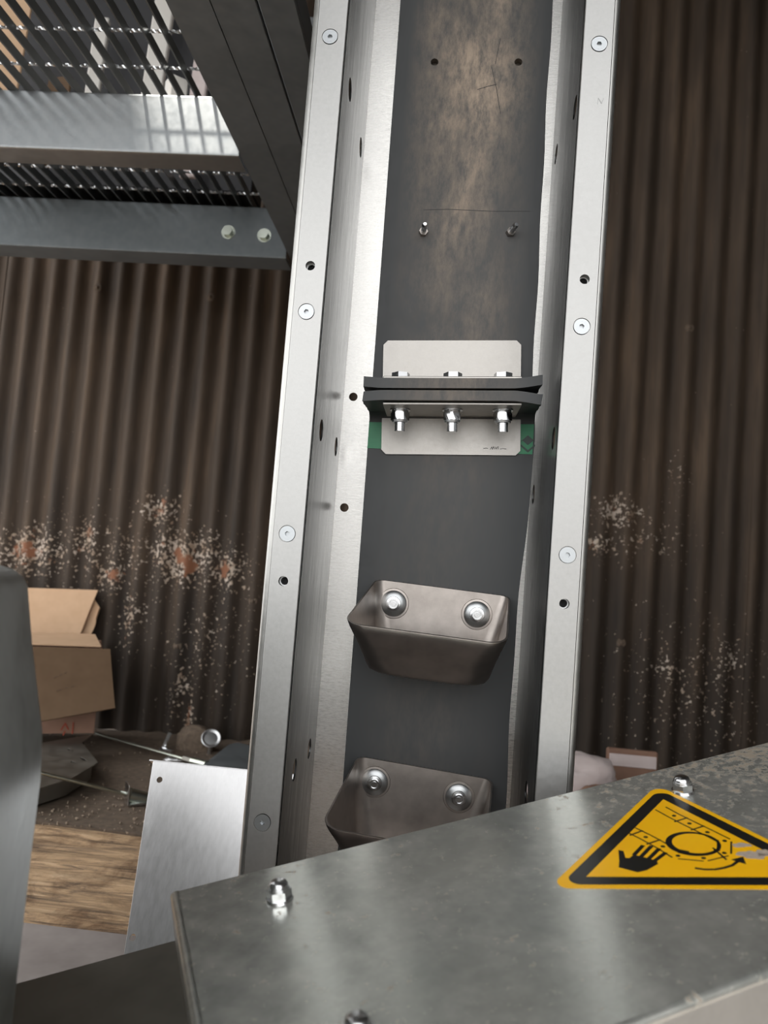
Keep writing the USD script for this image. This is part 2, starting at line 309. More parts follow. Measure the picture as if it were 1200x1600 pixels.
xs, ys = np.linspace(-2.6, 2.4, 500), np.linspace(1.192, 1.598, 90)
X, Y = np.meshgrid(xs, ys, indexing='ij')
rid = meshkit.fbm(np.stack([X * 3, Y * 60, X * 0], -1), 4, 3); big = meshkit.fbm(np.stack([X * 2.2, Y * 7, X * 0 + 4], -1), 3, 9)
Z = .004 + .012 * (rid - .5) * (.35 + 1.3 * big) + .016 * (big - .5)
edge = np.minimum(Y - 1.192, 1.598 - Y); Z -= .014 * np.exp(-edge / .022)
part('timber_sleeper', sheet(np.stack([X, Y, Z], -1), .09), 'timber', None, smooth=40, label='weathered cracked timber sleeper lying along the floor below the cardboard box', cat='timber')

# ------------------------------------------------------------------ bucket elevator casing
TOP = 1.95
X0, X1, XL, XR = -.143, .1145, -.182, .1525             # inner walls and outer flange edges
YF, YB = .80, 1.02
el = thing('elevator_casing', 'tall galvanised bucket elevator casing, open at the front, standing in the middle', 'conveyor casing', (-.015, .9, 0))
def yz_holes(x, pts, r):
    m = Manifold()
    for y, z in pts: m += cyl((x - .01, y, z), (x + .01, y, z), r, 28)
    return m
lh = [(.86, 1.148), (.985, 1.148), (.858, .743), (.985, .744), (.87, .36), (.97, .36)]
rh = [(.832, 1.118), (.98, 1.146), (.835, .747), (.985, .70), (.87, .36)]
part('side_wall', bx(X0 - .002, X0, YF + .004, YB, 0, TOP) - yz_holes(X0, lh, .0125), 'galv_side', el, label='left inner side wall with a mirror-like sheen')
part('side_wall', bx(X1, X1 + .002, YF + .004, YB, 0, TOP) - yz_holes(X1, rh, .0125), 'galv_side', el, label='right inner side wall with a mirror-like sheen')
hb = Manifold()
for px, py in ((552, 620), (538, 793)):
    q = at(px, py, YB); hb += cyl((q[0], YB - .01, q[2]), (q[0], YB + .01, q[2]), .0058, 24)
part('back_wall', bx(X0 - .002, X1 + .002, YB, YB + .002, 0, TOP) - hb, 'galv_wall', el)
SZ = [1.1698, .8606, .6213, .3232]; HZ = [.9113, .5714]; SZ += [1.47]; HZ += [1.25, .12]
SXL, SXR = -.1602, .1315
for s, (xi, xo, sx) in enumerate(((X0, XL, SXL), (X1, XR, SXR))):
    d = 1 if s else -1
    holes = Manifold(); sunk = Manifold()
    for z in HZ: holes += cyl((sx, YF - .02, z), (sx, YF + .05, z), .0052, 24)
    for z in SZ: sunk += cyl((sx, YF - .0005, z), (sx, YF + .0014, z), .0092, 32) + cyl((sx, YF + .001, z), (sx, YF + .006, z), .0088, 32, .0045)
    a, b = sorted((xi, xo - d * .0068))
    part('face_strip', rbox(a, b, YF, YF + .004, 0, TOP, .0006) - holes - sunk, 'galv_strip', el, label=('right' if s else 'left') + ' bright face strip with countersunk screws and drilled holes')
    # rounded corner angle outside and behind the strip
    r = .0065; prof = []
    sec = Polygon([(xi, YF + .0042), (xo - d * .0066, YF + .0042), (xo - d * .0066, YF + .0006)] +
                  [(xo - d * r + d * r * math.sin(t), YF + .0006 + r - r * math.cos(t)) for t in np.linspace(0.05, math.pi / 2, 10)] +
                  [(xo, YF + .045), (xo - d * .003, YF + .045), (xo - d * .003, YF + .0085), (xi, YF + .0085)])
    if not sec.exterior.is_ccw: sec = Polygon(list(sec.exterior.coords)[::-1])
    ang = Manifold.extrude(CrossSection([np.array(sec.exterior.coords)[:-1]]), TOP)
    part('corner_angle', ang - holes, 'galv_angle', el, label=('right' if s else 'left') + ' rounded outer corner angle')
    for z in SZ:
        head = Manifold.cylinder(.0004, .0078, .0082, 36).translate([0, 0, 0]) + Manifold.cylinder(.004, .0045, .0080, 36).translate([0, 0, -.004])
        head -= Manifold.cylinder(.004, .0028, .0028, 6).translate([0, 0, -.0026])
        for k in range(9):
            if k in (3, 7): continue
            t = k * .6; head += Manifold.cube([.0011, .0004, .0002], True).rotate([0, 0, math.degrees(t) + 90]).translate([.0056 * math.cos(t), .0056 * math.sin(t), .00045])
        part('countersunk_screw', place(head, (sx, YF + .0002, z), align((0, -1, 0)) @ rotz(random.uniform(0, 6))), 'screw_zinc', el)
    for z in HZ:
        ring = Manifold.cylinder(.004, .0052, .0052, 24) - Manifold.cylinder(.006, .0042, .0042, 24).translate([0, 0, -.001])
        part('thread_insert', place(ring, (sx, YF + .0125, z), align((0, -1, 0))), 'zinc_dull', el)
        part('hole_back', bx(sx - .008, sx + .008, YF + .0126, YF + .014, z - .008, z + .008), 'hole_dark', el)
# scratched letter on the right strip
nn = unary_union([LineString(p).buffer(.00022) for p in ([(0, 0), (.0005, .0065)], [(.0005, .0065), (.004, .0005)], [(.004, .0005), (.006, .0062)])])
part('scratched_letter', place(ext(nn, .00015), (.1335, YF - .0001, 1.103), frame((1, 0, 0), (0, 0, 1))), 'scratch', el)

# ------------------------------------------------------------------ belt
BX0, BX1, BY, BT = -.0965, .0965, .93, .0115
ROT = math.tan(math.radians(3.3))
ZC = .7975                                              # joint of the two belt ends
def belt_skew(x, z): return ROT * x * np.exp(-((z - ZC) / .07) ** 2)
def belt_half(sgn):
    """Belt run above (sgn 1) or below (sgn -1) the joint, bent out towards the front at its end."""
    path = []
    zend = TOP - .02 if sgn > 0 else .02
    for z in np.linspace(zend, ZC + sgn * (BT + .016), 60): path.append((BY, z))
    for t in np.linspace(0, math.pi / 2, 9)[1:]:
        r = .0148; path.append((BY - r + r * math.cos(t), ZC + sgn * (BT + .016) - sgn * r * math.sin(t)))
    y1 = path[-1][0]
    for y in np.linspace(y1, .85, 12)[1:]: path.append((y, path[-1][1]))
    path = np.array(path); T = np.gradient(path, axis=0); T /= np.linalg.norm(T, axis=1, keepdims=True)
    nrm = np.stack([T[:, 1], -T[:, 0]], 1) * (-sgn)      # towards the belt's back / the joint
    xs = np.linspace(BX0, BX1, 40)
    def surf(off):
        p = path + nrm * off
        g = np.zeros((len(path), len(xs), 3))
        for i, (y, z) in enumerate(p):
            out = np.clip((BY - .016 - y) / .06, 0, 1)
            e0, e1 = BX0 - .0015 * out, BX1 + .0045 * out
            wav = .0013 * math.sin(z * 9) + .0007 * math.sin(z * 41)
            x = e0 + (e1 - e0) * (xs - BX0) / (BX1 - BX0)
            x = x + (.0085 * np.exp(-((z - .752) / (.045 if z > .752 else .16)) ** 2) * np.clip((xs - BX0) / (BX1 - BX0), 0, 1) ** 2 * (1 - out) if sgn < 0 else 0)
            x = x + wav * (xs - BX0) / (BX1 - BX0) * (1 - out) + (z - ZC) * -.006 * (1 - out)
            flare = sgn * out * (.0042 * np.clip((xs - .065) / .03, 0, 1) ** 1.5 + .0015 * np.clip((-.078 - xs) / .018, 0, 1))
            ragged = .004 * (meshkit.noise(np.stack([xs * 0 + i * .9, xs * 0 + off * 300, xs * 0 + sgn], -1)) - .5) * ((np.arange(len(xs)) == 0) | (np.arange(len(xs)) == len(xs) - 1)) * out
            g[i] = np.stack([x + ragged, np.full_like(x, y), z + belt_skew(x, z) + flare], 1)
        return g
    a, b = surf(0), surf(BT)
    n, m = len(path), len(xs); o = n * m; v = np.concatenate([a.reshape(-1, 3), b.reshape(-1, 3)])
    idx = np.arange(o).reshape(n, m); q = lambda I: np.stack([I[:-1, :-1].ravel(), I[1:, :-1].ravel(), I[1:, 1:].ravel(), I[:-1, 1:].ravel()], 1)
    f = [q(idx), q(idx + o)[:, ::-1]]
    loop = np.concatenate([idx[:, 0], idx[-1, 1:], idx[-2::-1, -1], idx[0, -2:0:-1]]); nx = np.roll(loop, -1)
    f.append(np.stack([nx, loop, loop + o, nx + o], 1))
    t = tri((v, np.vstack(f)))
    if t.volume < 0: t.invert()
    return t
belt = thing('conveyor_belt', 'black rubber elevator belt running down inside the casing, dusty along its middle', 'conveyor belt', (0, BY, .02))
up = belt_half(1)
um = Manifold(m3.Mesh(vert_properties=np.asarray(up.vertices, np.float32), tri_verts=np.asarray(up.faces, np.uint32)))
if um.status() == m3.Error.NoError and um.volume() > 0:
    for px, py in ((679, 97), (810, 97)):
        q = at(px, py, BY); um -= cyl((q[0], BY - .01, q[2]), (q[0], BY + .009, q[2]), .0048, 24)
    up = tri(um)
else: print('belt not manifold', um.status())
part('belt_run', up, 'rubber', belt, smooth=40, label='upper run of the belt with two empty bolt holes')
part('belt_run', belt_half(-1), 'rubber', belt, smooth=40, label='lower run of the belt carrying the buckets')
# green printed band across the lower run, its ends showing beside the clamp
def band(x0, x1, za, zb, y=BY - .0006, n=24):
    xs = np.linspace(x0, x1, n); zs = np.linspace(zb, za, 6)
    g = np.stack([np.stack([xs + (z - ZC) * -.006, np.full_like(xs, y), z + belt_skew(xs, z)], 1) for z in zs], 0)
    return sheet(g, .0005)
gb = part('printed_band', band(BX0 - .0002, BX1 + .0068, .7395, .776), 'print_green', belt, label='green printed band with a dark diamond mark')
dm = Polygon([(0, .0075), (.0085, 0), (0, -.0075), (-.0085, 0)]) 
ch = unary_union([Polygon([(-.0085, -.001), (-.0065, .001), (0, -.0045), (.0065, .001), (.0085, -.001), (0, -.0075)])])
q = at(826, 690, BY)
for nm, pl, mt in (('diamond_mark', unary_union([dm.difference(ch)]), 'print_green_dark'), ('diamond_mark', Polygon([(-.0085, -.0035), (0, -.0105), (.0085, -.0035), (.0085, -.006), (0, -.0135), (-.0085, -.006)]), 'print_green_dark')):
    part(nm, place(ext(pl, .0002), (q[0] - .001, BY - .00075, q[2]), frame((1, 0, ROT), (0, 0, 1))), mt, gb)

for pts in ([(662, 328), (700, 327), (765, 330), (828, 330)], [(768, 104), (776, 140), (782, 178)], [(746, 140), (762, 135), (776, 132)], [(782, 60), (774, 100)]):
    ln = LineString([(at(x_, y_, BY)[0], at(x_, y_, BY)[2]) for x_, y_ in pts]).buffer(.00032)
    part('scratch_mark', place(ext(ln, .0001), (0, BY - .0001, 0), frame((1, 0, 0), (0, 0, 1))), 'rubber_cut', belt)
# belt studs left where a bucket was taken off
for i, (px, py) in enumerate(((661, 364), (796, 364))):
    q = at(px, py, BY); st = thing('belt_bolt', ('left' if i == 0 else 'right') + ' bare threaded bolt sticking out of the belt above the clamp', 'bolt', (q[0], BY, q[2]))
    d = np.array([.12 if i == 0 else .3, -1, .12]); d /= np.linalg.norm(d)
    p = np.array([q[0], BY + .002, q[2]])
    th = [cyl(p, p + d * .021, .0029, 18)] + [cyl(p + d * (.006 + k * .00125), p + d * (.0066 + k * .00125), .0034, 18) for k in range(11)]
    part('shank', Manifold.batch_boolean(th, m3.OpType.Add), 'zinc', st)
    part('tip', cyl(p + d * .0195, p + d * .0225, .0036, 18, .0022), 'zinc', st)
    part('collar', cyl(p - d * .0015, p + d * .0065, .0056, 6), 'bucket_steel', st)

# ------------------------------------------------------------------ belt clamp
CR = roty(-math.radians(3.3)); CLOC = np.array([.0017, .93, ZC])
cl = thing('belt_clamp', 'galvanised two-plate belt clamp bolted across the belt joint', 'clamp', CLOC, CR)
HW = .0840
def clamp_angle(sgn, zt):
    c = .0055
    z0, z1 = sgn * .0138, sgn * zt
    out = Polygon([(-HW, z0), (-HW, z1 - sgn * c), (-HW + c, z1), (HW - c, z1), (HW, z1 - sgn * c), (HW, z0)])
    plate = place(ext(out, .0028), (0, -.0002, 0), frame((1, 0, 0), (0, 0, 1)))
    # the web that carries the bolts, bent from the plate
    w0, w1 = sorted((sgn * .0136, sgn * .0164))
    web = tri(rbox(-HW + .006, HW - .006, -.074, -.001, w0, w1, .0006))
    return [plate, web]
part('clamp_plate', clamp_angle(1, .0785), 'galv_clamp', cl, world=False, label='upper clamp plate with clipped corners')
lo = part('clamp_plate', clamp_angle(-1, .0625), 'galv_clamp', cl, world=False, label='lower clamp plate with clipped corners and faint pen scribble')
sc = unary_union([LineString([(x * .001, y * .001) for x, y in p]).buffer(.00032) for p in ([(0, 0), (2, 3), (2.5, 0), (4, 3.5), (5, .5)], [(6, 3), (7, .3), (8.5, 3.2)], [(9.5, 3.5), (9.3, .2)], [(-8, 1), (-5, 1.6), (-3, 1)], [(12, .5), (15, 1.2), (19, .6)])])
part('pen_scribble', place(ext(sc, .0001), (.048, -.00305, -.0555), frame((1, 0, 0), (0, 0, 1))), 'pen', lo, world=False)
for x in (-.0595, .0010, .0590):
    y = -.048
    bo = part('clamp_bolt', place([Manifold.cylinder(.0082, .0108, .0108, 6), place(Manifold.cylinder(.0012, .0115, .0115, 26), (0, 0, -.0012))], (x, y, .0177), rotz(x * 30)), 'zinc_dull', cl, world=False)
    part('washer', place(Manifold.cylinder(.0014, .0118, .0118, 28), (x, y, -.0179)), 'zinc', bo, world=False)
    part('nut', place(hexa(.0187, .0118), (x, y, -.0297), rotz(.4 + x * 25)), 'zinc', bo, world=False)
    th = [Manifold.cylinder(.058, .0055, .0055, 24).translate([0, 0, -.0425])] + [Manifold.cylinder(.0009, .0062, .0062, 24).translate([0, 0, -.0420 + k * .0017]) for k in range(7)]
    part('threaded_shank', place(Manifold.batch_boolean(th, m3.OpType.Add), (x, y, 0)), 'zinc', bo, world=False)
    part('nut_collar', place(Manifold.cylinder(.0028, .0088, .0096, 26), (x, y, -.0320)), 'zinc_dull', bo, world=False)

# ------------------------------------------------------------------ elevator buckets
def bucket_shell():
    """Pressed steel bucket in local axes: origin at the bolt line on its back, x across, -y to the front, z up."""
    W, D = .0808, .124
    n = 64
    def ring(t, inner=0.0):
        # t 0 rim .. 1 bottom
        hw = W - .016 * t ** 1.15 - inner
        yb = -.001 - inner * .8; yf = -D + .050 * t ** 1.35 + inner
        r = (.019 + .012 * t) - inner * .6; rb = .010 + .012 * t
        pts = []
        for (cx_, cy_, a0, rr) in ((hw - rb, yb - rb, 0, rb), (-hw + rb, yb - rb, 90, rb), (-hw + r, yf + r, 180, r), (hw - r, yf + r, 270, r)):
            for k in range(n // 4 + 1):
                a = math.radians(a0 + 90 * k / (n // 4)); pts.append((cx_ + rr * math.cos(a), cy_ + rr * math.sin(a)))
        return np.array(pts)
    def z_at(y, t):
        rim = .026 - .047 * (-y / D)                   # rim falls towards the front lip
        bot = -.080 + .006 * (-y / D)
        return rim * (1 - t) + bot * t
    ts = list(np.linspace(0, .86, 12))
    def skin(inner):
        rows = []
        for t in ts:
            p = ring(t, inner); z = z_at(p[:, 1], t) + inner * (t > .5) * .6
            rows.append(np.column_stack([p, z]))
        last = ring(.86, inner); c = last.mean(0)
        for k, (s, dz) in enumerate(((.94, .5), (.82, .8), (.6, .95), (.3, 1.0), (.02, 1.0))):
            p = c + (last - c) * s; z0 = z_at(last[:, 1], .86); zb = z_at(p[:, 1], 1) + inner
            rows.append(np.column_stack([p, z0 + (zb - z0) * dz]))
        return rows
    A, B = skin(0), skin(.0018)
    lip = [A[0] + np.array([0, 0, .0008]), B[0] + np.array([0, 0, .0008])]
    rows = A[::-1] + lip + B
    v = np.vstack(rows); m = len(A[0]); f = []
    for i in range(len(rows) - 1):
        for j in range(m):
            a, b = i * m + j, i * m + (j + 1) % m
            f += [[a, a + m, b + m], [a, b + m, b]]
    t = trimesh.Trimesh(v, f, process=False)
    if t.volume < 0: t.invert()
    q_ = np.array(t.vertices); q_[:, 0] = q_[:, 0] * (1 - .55 * q_[:, 1]) + .0062 + .118 * q_[:, 1]; t.vertices = q_
    return t
bk = None
B1 = (at(615, 943, .926) + at(745, 960, .926)) / 2; B2 = (at(585, 1222, .926) + at(720, 1246, .926)) / 2
bk = thing('elevator_bucket', 'upper steel elevator bucket hanging fully in view on the belt', 'bucket', (B1[0], BY - .0008, B1[2]), roty(math.radians(2.8)), group='pressed steel buckets on the elevator belt')
part('bucket_shell', bucket_shell(), 'bucket_steel', bk, smooth=45, world=False)
for x in (-.0500, .0500):
    w = part('domed_washer', place(lathe([(0, 0), (.0150, 0), (.0156, .0008), (.0148, .0022), (.0115, .0042), (.0065, .0055), (0, .0056)], 36), (x, -.0028, .0), align((0, -1, 0))), 'washer_zinc', bk, world=False)
    part('bolt_head', place([Manifold.cylinder(.0068, .0062, .0058, 24) - Manifold.cylinder(.0026, .0044, .0044, 24).translate([0, 0, .0046]), Manifold.cylinder(.0072, .0036, .0030, 20), place(lathe([(.0062, 0), (.0088, 0), (.0084, .0012), (.0062, .0016)], 28), (0, 0, 0))], (x, -.0076, 0), align((0, -1, 0))), 'zinc', w, world=False)
    part('seat_ring', place(lathe([(.0150, 0), (.0185, 0), (.0180, .0007), (.0155, .0009)], 36), (x, -.0026, 0), align((0, -1, 0))), 'bucket_steel', w, world=False)
dup(bk, (B2[0] - .001, BY - .0008, B2[2]), roty(math.radians(4.4)), 'lower steel elevator bucket half hidden behind the sloping sheet cover')

# ------------------------------------------------------------------ sloping machine in the foreground
A0 = np.array([-.1782, .5842, .3422]); NN = np.array([-.1576, -.104, .982]); NN /= np.linalg.norm(NN)
UU = np.array([.9001, .394, .1862]); UU -= NN * (UU @ NN); UU /= np.linalg.norm(UU); WW = np.cross(NN, UU)
CF = np.stack([UU, WW, NN], 1)
LEN, WID = 1.25, .267
cv = thing('machine_cover', 'grey galvanised sheet cover sloping across the foreground with cap nuts along its edge', 'cover', A0, CF)
r = .004
sec = [(-WID, -.001), (0, -.001)]
def lip_profile():
    """Cross-section (w, n) of the cap: top with rounded, turned-down edges."""
    o = [(0, -.032)] + [(-r + r * math.cos(t), -r + r * math.sin(t)) for t in np.linspace(0, math.pi / 2, 7)]
    o += [(-WID + r - r * math.sin(t), -r + r * math.cos(t)) for t in np.linspace(0, math.pi / 2, 7)] + [(-WID, -.0055)]
    i = [(-WID + .0018, -.0055), (-WID + .0018, -.0045), (-WID + .0045, -.0018), (-.0045, -.0018), (-.0018, -.0045), (-.0018, -.032)]
    return Polygon(o + i)
cap = Manifold.extrude(CrossSection([np.array(lip_profile().exterior.coords)[:-1]], m3.FillRule.NonZero), LEN)
cap = tri(cap); cap.apply_transform(mat4((0, 0, 0), np.stack([[0, 1, 0], [0, 0, 1], [1, 0, 0]], 1)))   # (w, n, u) -> (u, w, n)
# rounded, turned-down left end: bend the first millimetres
v = np.array(cap.vertices)
part('top_sheet', cap, 'galv_cover', cv, world=False)
endp = Polygon([(-.030, .0), (-.006, .0)] )if False else None
el_ = [(r - r * math.sin(t), -r + r * math.cos(t)) for t in np.linspace(0, math.pi / 2, 7)]
lipL = Polygon([(.006, 0)] + el_ + [(0, -.032), (.0018, -.032), (.0018, -.0045), (.006, -.0018)])
ll = tri(Manifold.extrude(CrossSection([np.array(lipL.exterior.coords)[:-1]], m3.FillRule.NonZero), WID - .004))
ll.apply_transform(mat4((0, -WID + .002, 0), np.stack([[1, 0, 0], [0, 0, 1], [0, 1, 0]], 1)))
if ll.volume < 0: ll.invert()
part('end_lip', place(ll, (-.0045, 0, 0)), 'galv_cover', cv, world=False)
part('front_lip', bx(.0, LEN, -WID, -WID + .0018, -.16, -.0055), 'galv_hood', cv, world=False)
def cap_nut(u, w):
    nb = part('cap_nut', place([Manifold.cylinder(.0020, .0100, .0094, 36), place(hexa(.0158, .0078, .0016), (0, 0, .0018)),
                                place(lathe([(0, 0), (.0070, 0), (.0068, .0016), (.0058, .0034), (.0036, .0046), (0, .0050)], 28), (0, 0, .0094))], (u, w, 0), rotz(.2 + u * 9)), 'zinc', cv, world=False, smooth=35)
for u, w in ((.068, -.053), (.427, -.053), (.786, -.053), (.0757, -.2145), (.4347, -.2145)): cap_nut(u, w)

# triangular warning sign on the cover (local millimetres: x along its base, y to its apex)
SP = np.array([.0926, .5573, .3828]); SB = np.array([.2941, .5342, .4127]) - SP; SB -= NN * (SB @ NN)
SR = np.stack([SB / np.linalg.norm(SB), np.cross(NN, SB / np.linalg.norm(SB)), NN], 1)
sg = thing('warning_sign', 'yellow triangular hand and chain drive warning sticker on the sloping cover', 'warning sign', SP + NN * .0001, SR)
mm = lambda pts: [(x * .001, y * .001) for x, y in pts]
T3 = Polygon(mm([(0, 0), (205, 0), (102.5, 177.5)]))
def layer(name, poly, mat, lvl, parent=sg, label=None):
    return part(name, place(ext(poly, .00012), (0, 0, .0001 * lvl)), mat, parent, world=False, smooth=False, label=label)
layer('yellow_backing', T3.buffer(-.009).buffer(.009, quad_segs=12), 'sign_yellow', 0)
layer('black_border', T3.buffer(-.0135).buffer(.0085, quad_segs=12).difference(T3.buffer(-.0155)), 'sign_black', 1)
L = lambda pts, w: LineString(mm(pts)).buffer(w * .0005, cap_style=2, join_style=2)
hand = Polygon(mm([(54, 55), (57.5, 53.5), (57.5, 43), (60, 42.5), (64, 47.5), (69, 45), (74, 42), (79, 38), (79, 34), (70, 25), (63, 22), (51, 29), (52.5, 38)]))
fing = [L(p, 3.1) for p in ([(64, 47), (73, 62.5)], [(69, 45), (79, 61.5)], [(74, 42), (84, 57.5)], [(77, 38), (87.5, 51)])]
layer('hand_symbol', unary_union([hand] + fing), 'sign_black', 1)
ringp = Point(.1095, .065).buffer(.0195, 40).difference(Point(.1107, .0655).buffer(.0160, 40))
layer('sprocket_ring', ringp, 'sign_black', 1)
ch = []
def link(a, b, wd=5.2, side=True):
    a, b = np.array(a, float), np.array(b, float); d = (b - a) / np.linalg.norm(b - a); n_ = np.array([-d[1], d[0]])
    out = [L([a + n_ * wd, b + n_ * wd], 1.3), L([a - n_ * wd, b - n_ * wd], 1.3)]
    return out
pu = [(97, 128), (105, 113.5), (114, 99), (124, 83.5), (133, 69)]
pl_ = [(66, 91), (77, 76), (87, 60.5), (95, 46)]
for P_ in (pu, pl_):
    for a, b in zip(P_[:-1], P_[1:]): ch += link(a, b)
lowr = [(95, 46), (112, 42.5), (128, 50), (133, 69)]
for a, b in zip(lowr[:-1], lowr[1:]): ch += link(a, b, 4.6)
for P_ in (pu[1:4], pl_[:3]):
    for k, (a, b) in enumerate(zip(P_[:-1], P_[1:])):
        c = (np.array(a) + b) / 2; d = np.array(b) - a; d = d / np.linalg.norm(d); n_ = np.array([-d[1], d[0]])
        ch.append(L([c + n_ * 6.2, c - n_ * 7.5], 1.6))
for p in pu[1:] + pl_[1:] + lowr[1:3]: ch.append(Point(p[0] * .001, p[1] * .001).buffer(.0017))
ch.append(L([(104, 52), (94, 57)], 1.6)); ch.append(L([(122, 58), (127, 40)], 1.6))
clip = T3.buffer(-.0155)
layer('chain_symbol', unary_union(ch).intersection(clip), 'sign_black', 1)
arc = LineString(mm([(103, 28), (109, 26), (116, 26), (123, 28.5), (129, 32), (134, 37.5)])).buffer(.0012, cap_style=2)
layer('arrow_symbol', unary_union([arc, Polygon(mm([(130, 40), (139.5, 44.5), (138.5, 33.5)]))]), 'sign_black', 1)
def blob(cx_, cy_, rx, ry, seed, k=26):
    a = np.arange(k) * 2 * math.pi / k; w = 1 + .35 * (meshkit.noise(np.stack([2 * np.cos(a) + 9 * seed, 2 * np.sin(a), a * 0], -1)) - .5) * 2
    return Polygon(mm(np.stack([cx_ + rx * w * np.cos(a), cy_ + ry * w * np.sin(a)], 1)))
for b_ in ((146, 47, 9, 6.5, 1), (155, 50, 6, 5, 2), (143, 62, 7, 3, 3)): layer('worn_patch', blob(*b_), 'sign_worn', 2)

# lower body of the same machine, under the cover
tr = thing('conveyor_trough', 'dark grey steel conveyor trough body beneath the sloping sheet cover', 'conveyor', A0 - NN * .1, CF)
HOODP = np.array([(-.252, .482), (-.175, .235), (-.55, .20), (-.62, .86), (-.50, .80)])
clear = np.array(Polygon(HOODP).buffer(.03).exterior.coords)[:-1][::-1]
bp_ = Manifold.cube([.438, .4145, .003]).translate([-.42, -.30, -.003]).transform(mat4(A0 - NN * .1, CF)[:3]) - Manifold.extrude(CrossSection([clear], m3.FillRule.NonZero), 1.0)
part('base_plate', max(bp_.decompose(), key=lambda q_: q_.volume()), 'galv_base', tr)
part('base_plate_flange', rbox(.012, .018, -.30, .1145, -.03, 0, .0008), 'galv_base', tr, world=False)
part('trough_side', rbox(.006, LEN, -.012, -.008, -.0, .070, .0008), 'galv_base', tr, world=False)
part('trough_side', rbox(.006, LEN, -WID + .012, -WID + .016, -.0, .070, .0008), 'galv_base', tr, world=False)
part('trough_floor', rbox(.02, LEN, -WID + .010, -.006, -.004, 0, .0008), 'galv_base', tr, world=False)
part('trough_end', rbox(.004, .008, -WID + .012, -.008, 0, .090, .0008), 'galv_base', tr, world=False)
def leg(u, w):
    p = A0 - NN * .102 + UU * u + WW * w
    return bx(p[0] - .02, p[0] + .02, p[1] - .02, p[1] + .02, 0, p[2])
for u, w in ((.06, -.15), (.12, -.2), (.9, -.2)): part('leg', leg(u, w), 'galv_base', tr)

# sheet-metal hood at the left edge, very near the camera
hd = thing('machine_hood', 'grey sheet metal machine hood at the extreme left edge, closest to the camera', 'machine housing', (-.3, .4, 0))
def hood():
    plan = np.array([(-.252, .482), (-.175, .235), (-.55, .20), (-.62, .86), (-.50, .80)])
    rows = []
    for z, dx, ins in ((0, .009, 0), (.30, .010, 0), (.40, .011, 0), (.445, .012, 0), (.475, .010, 0), (.53, -.003, 0), (.566, -.010, 0), (.572, -.012, .002), (.576, -.014, .008)):
        c = plan.mean(0); pts = []
        k = len(plan)
        for i in range(k):
            p, a, b = plan[i], plan[i - 1], plan[(i + 1) % k]
            da, db = (a - p) / np.linalg.norm(a - p), (b - p) / np.linalg.norm(b - p); rr = .010
            for t in np.linspace(0, 1, 6): pts.append((1 - t) ** 2 * (p + da * rr) + 2 * t * (1 - t) * p + t * t * (p + db * rr))
        pts = np.array(pts); pts = pts + (c - pts) / np.linalg.norm(c - pts, axis=1, keepdims=True) * ins
        rows.append(np.column_stack([pts[:, 0] + dx, pts[:, 1], np.full(len(pts), z)]))
    m = len(rows[0]); v = np.vstack(rows + [rows[-1].mean(0)[None], rows[0].mean(0)[None]]); f = []
    for i in range(len(rows) - 1):
        for j in range(m):
            a, b = i * m + j, i * m + (j + 1) % m; f += [[a, b, b + m], [a, b + m, a + m]]
    for j in range(m):
        f += [[(len(rows) - 1) * m + j, (len(rows) - 1) * m + (j + 1) % m, len(rows) * m], [(j + 1) % m, j, len(rows) * m + 1]]
    t = trimesh.Trimesh(v, f, process=False)
    if t.volume < 0: t.invert()
    return t
part('hood_shell', hood(), 'galv_hood', hd, smooth=60)

# ------------------------------------------------------------------ overhead walkway
wk = thing('walkway_grating', 'dark open steel grating deck of the overhead walkway at upper left', 'grating', (-.95, 1.5, 1.503))
GX0, GX1, GY0, GY1, GZ = -1.62, -.452, .25, 2.02, 1.504
BP = .0357
k = 0; x = -.662 + 5 * BP
while x > GX0:
    for (ya, yb) in ((GY0, GY1),): part('bearing_bar', bx(x - .0015, x + .0015, ya, yb, GZ, GZ + .020), 'grate_steel', wk, smooth=False)
    x -= BP
def twisted(y):
    n = 300; xs = np.linspace(GX0 + .01, GX1 - .004, n); a = xs * 2 * math.pi / .05; h = .0032
    v = []
    for q_ in range(4):
        t = a + q_ * math.pi / 2; v.append(np.stack([xs, y + h * np.cos(t), GZ + .0175 + h * np.sin(t)], 1))
    v = np.stack(v, 1).reshape(-1, 3); f = []
    for i in range(n - 1):
        for j in range(4):
            A_, B_ = i * 4 + j, i * 4 + (j + 1) % 4; f += [[A_, B_, B_ + 4], [A_, B_ + 4, A_ + 4]]
    f += [[0, 2, 1], [0, 3, 2], [4 * n - 4, 4 * n - 3, 4 * n - 2], [4 * n - 4, 4 * n - 2, 4 * n - 1]]
    return trimesh.Trimesh(v, f, process=False)
for y in (.29, .39, .49, .59, .69, .79, .89, .99, 1.09, 1.19, 1.292, 1.396, 1.4975, 1.60, 1.70, 1.80, 1.90): part('cross_rod', twisted(y), 'zinc', wk, smooth=False)
part('end_bar', bx(GX1 - .003, GX1, GY0, GY1, GZ - .001, GZ + .020), 'grate_steel', wk)
def channel(x0, x1, y, z0, z1, depth, t=.005):
    """C channel along x, web at the front (y), flanges running back."""
    sec = Polygon([(y + .006, z0), (y + depth, z0), (y + depth, z0 + t), (y + .009, z0 + t), (y + t, z0 + .009), (y + t, z1 - .009), (y + .009, z1 - t), (y + depth, z1 - t), (y + depth, z1), (y + .006, z1),
                   (y + .0018, z1 - .0018), (y, z1 - .006), (y, z0 + .006), (y + .0018, z0 + .0018)])
    m = Manifold.extrude(CrossSection([np.array(sec.exterior.coords)[:-1][::(1 if sec.exterior.is_ccw else -1)]]), x1 - x0)
    return place(m, (x0, 0, 0), np.stack([[0, 1, 0], [0, 0, 1], [1, 0, 0]], 1))
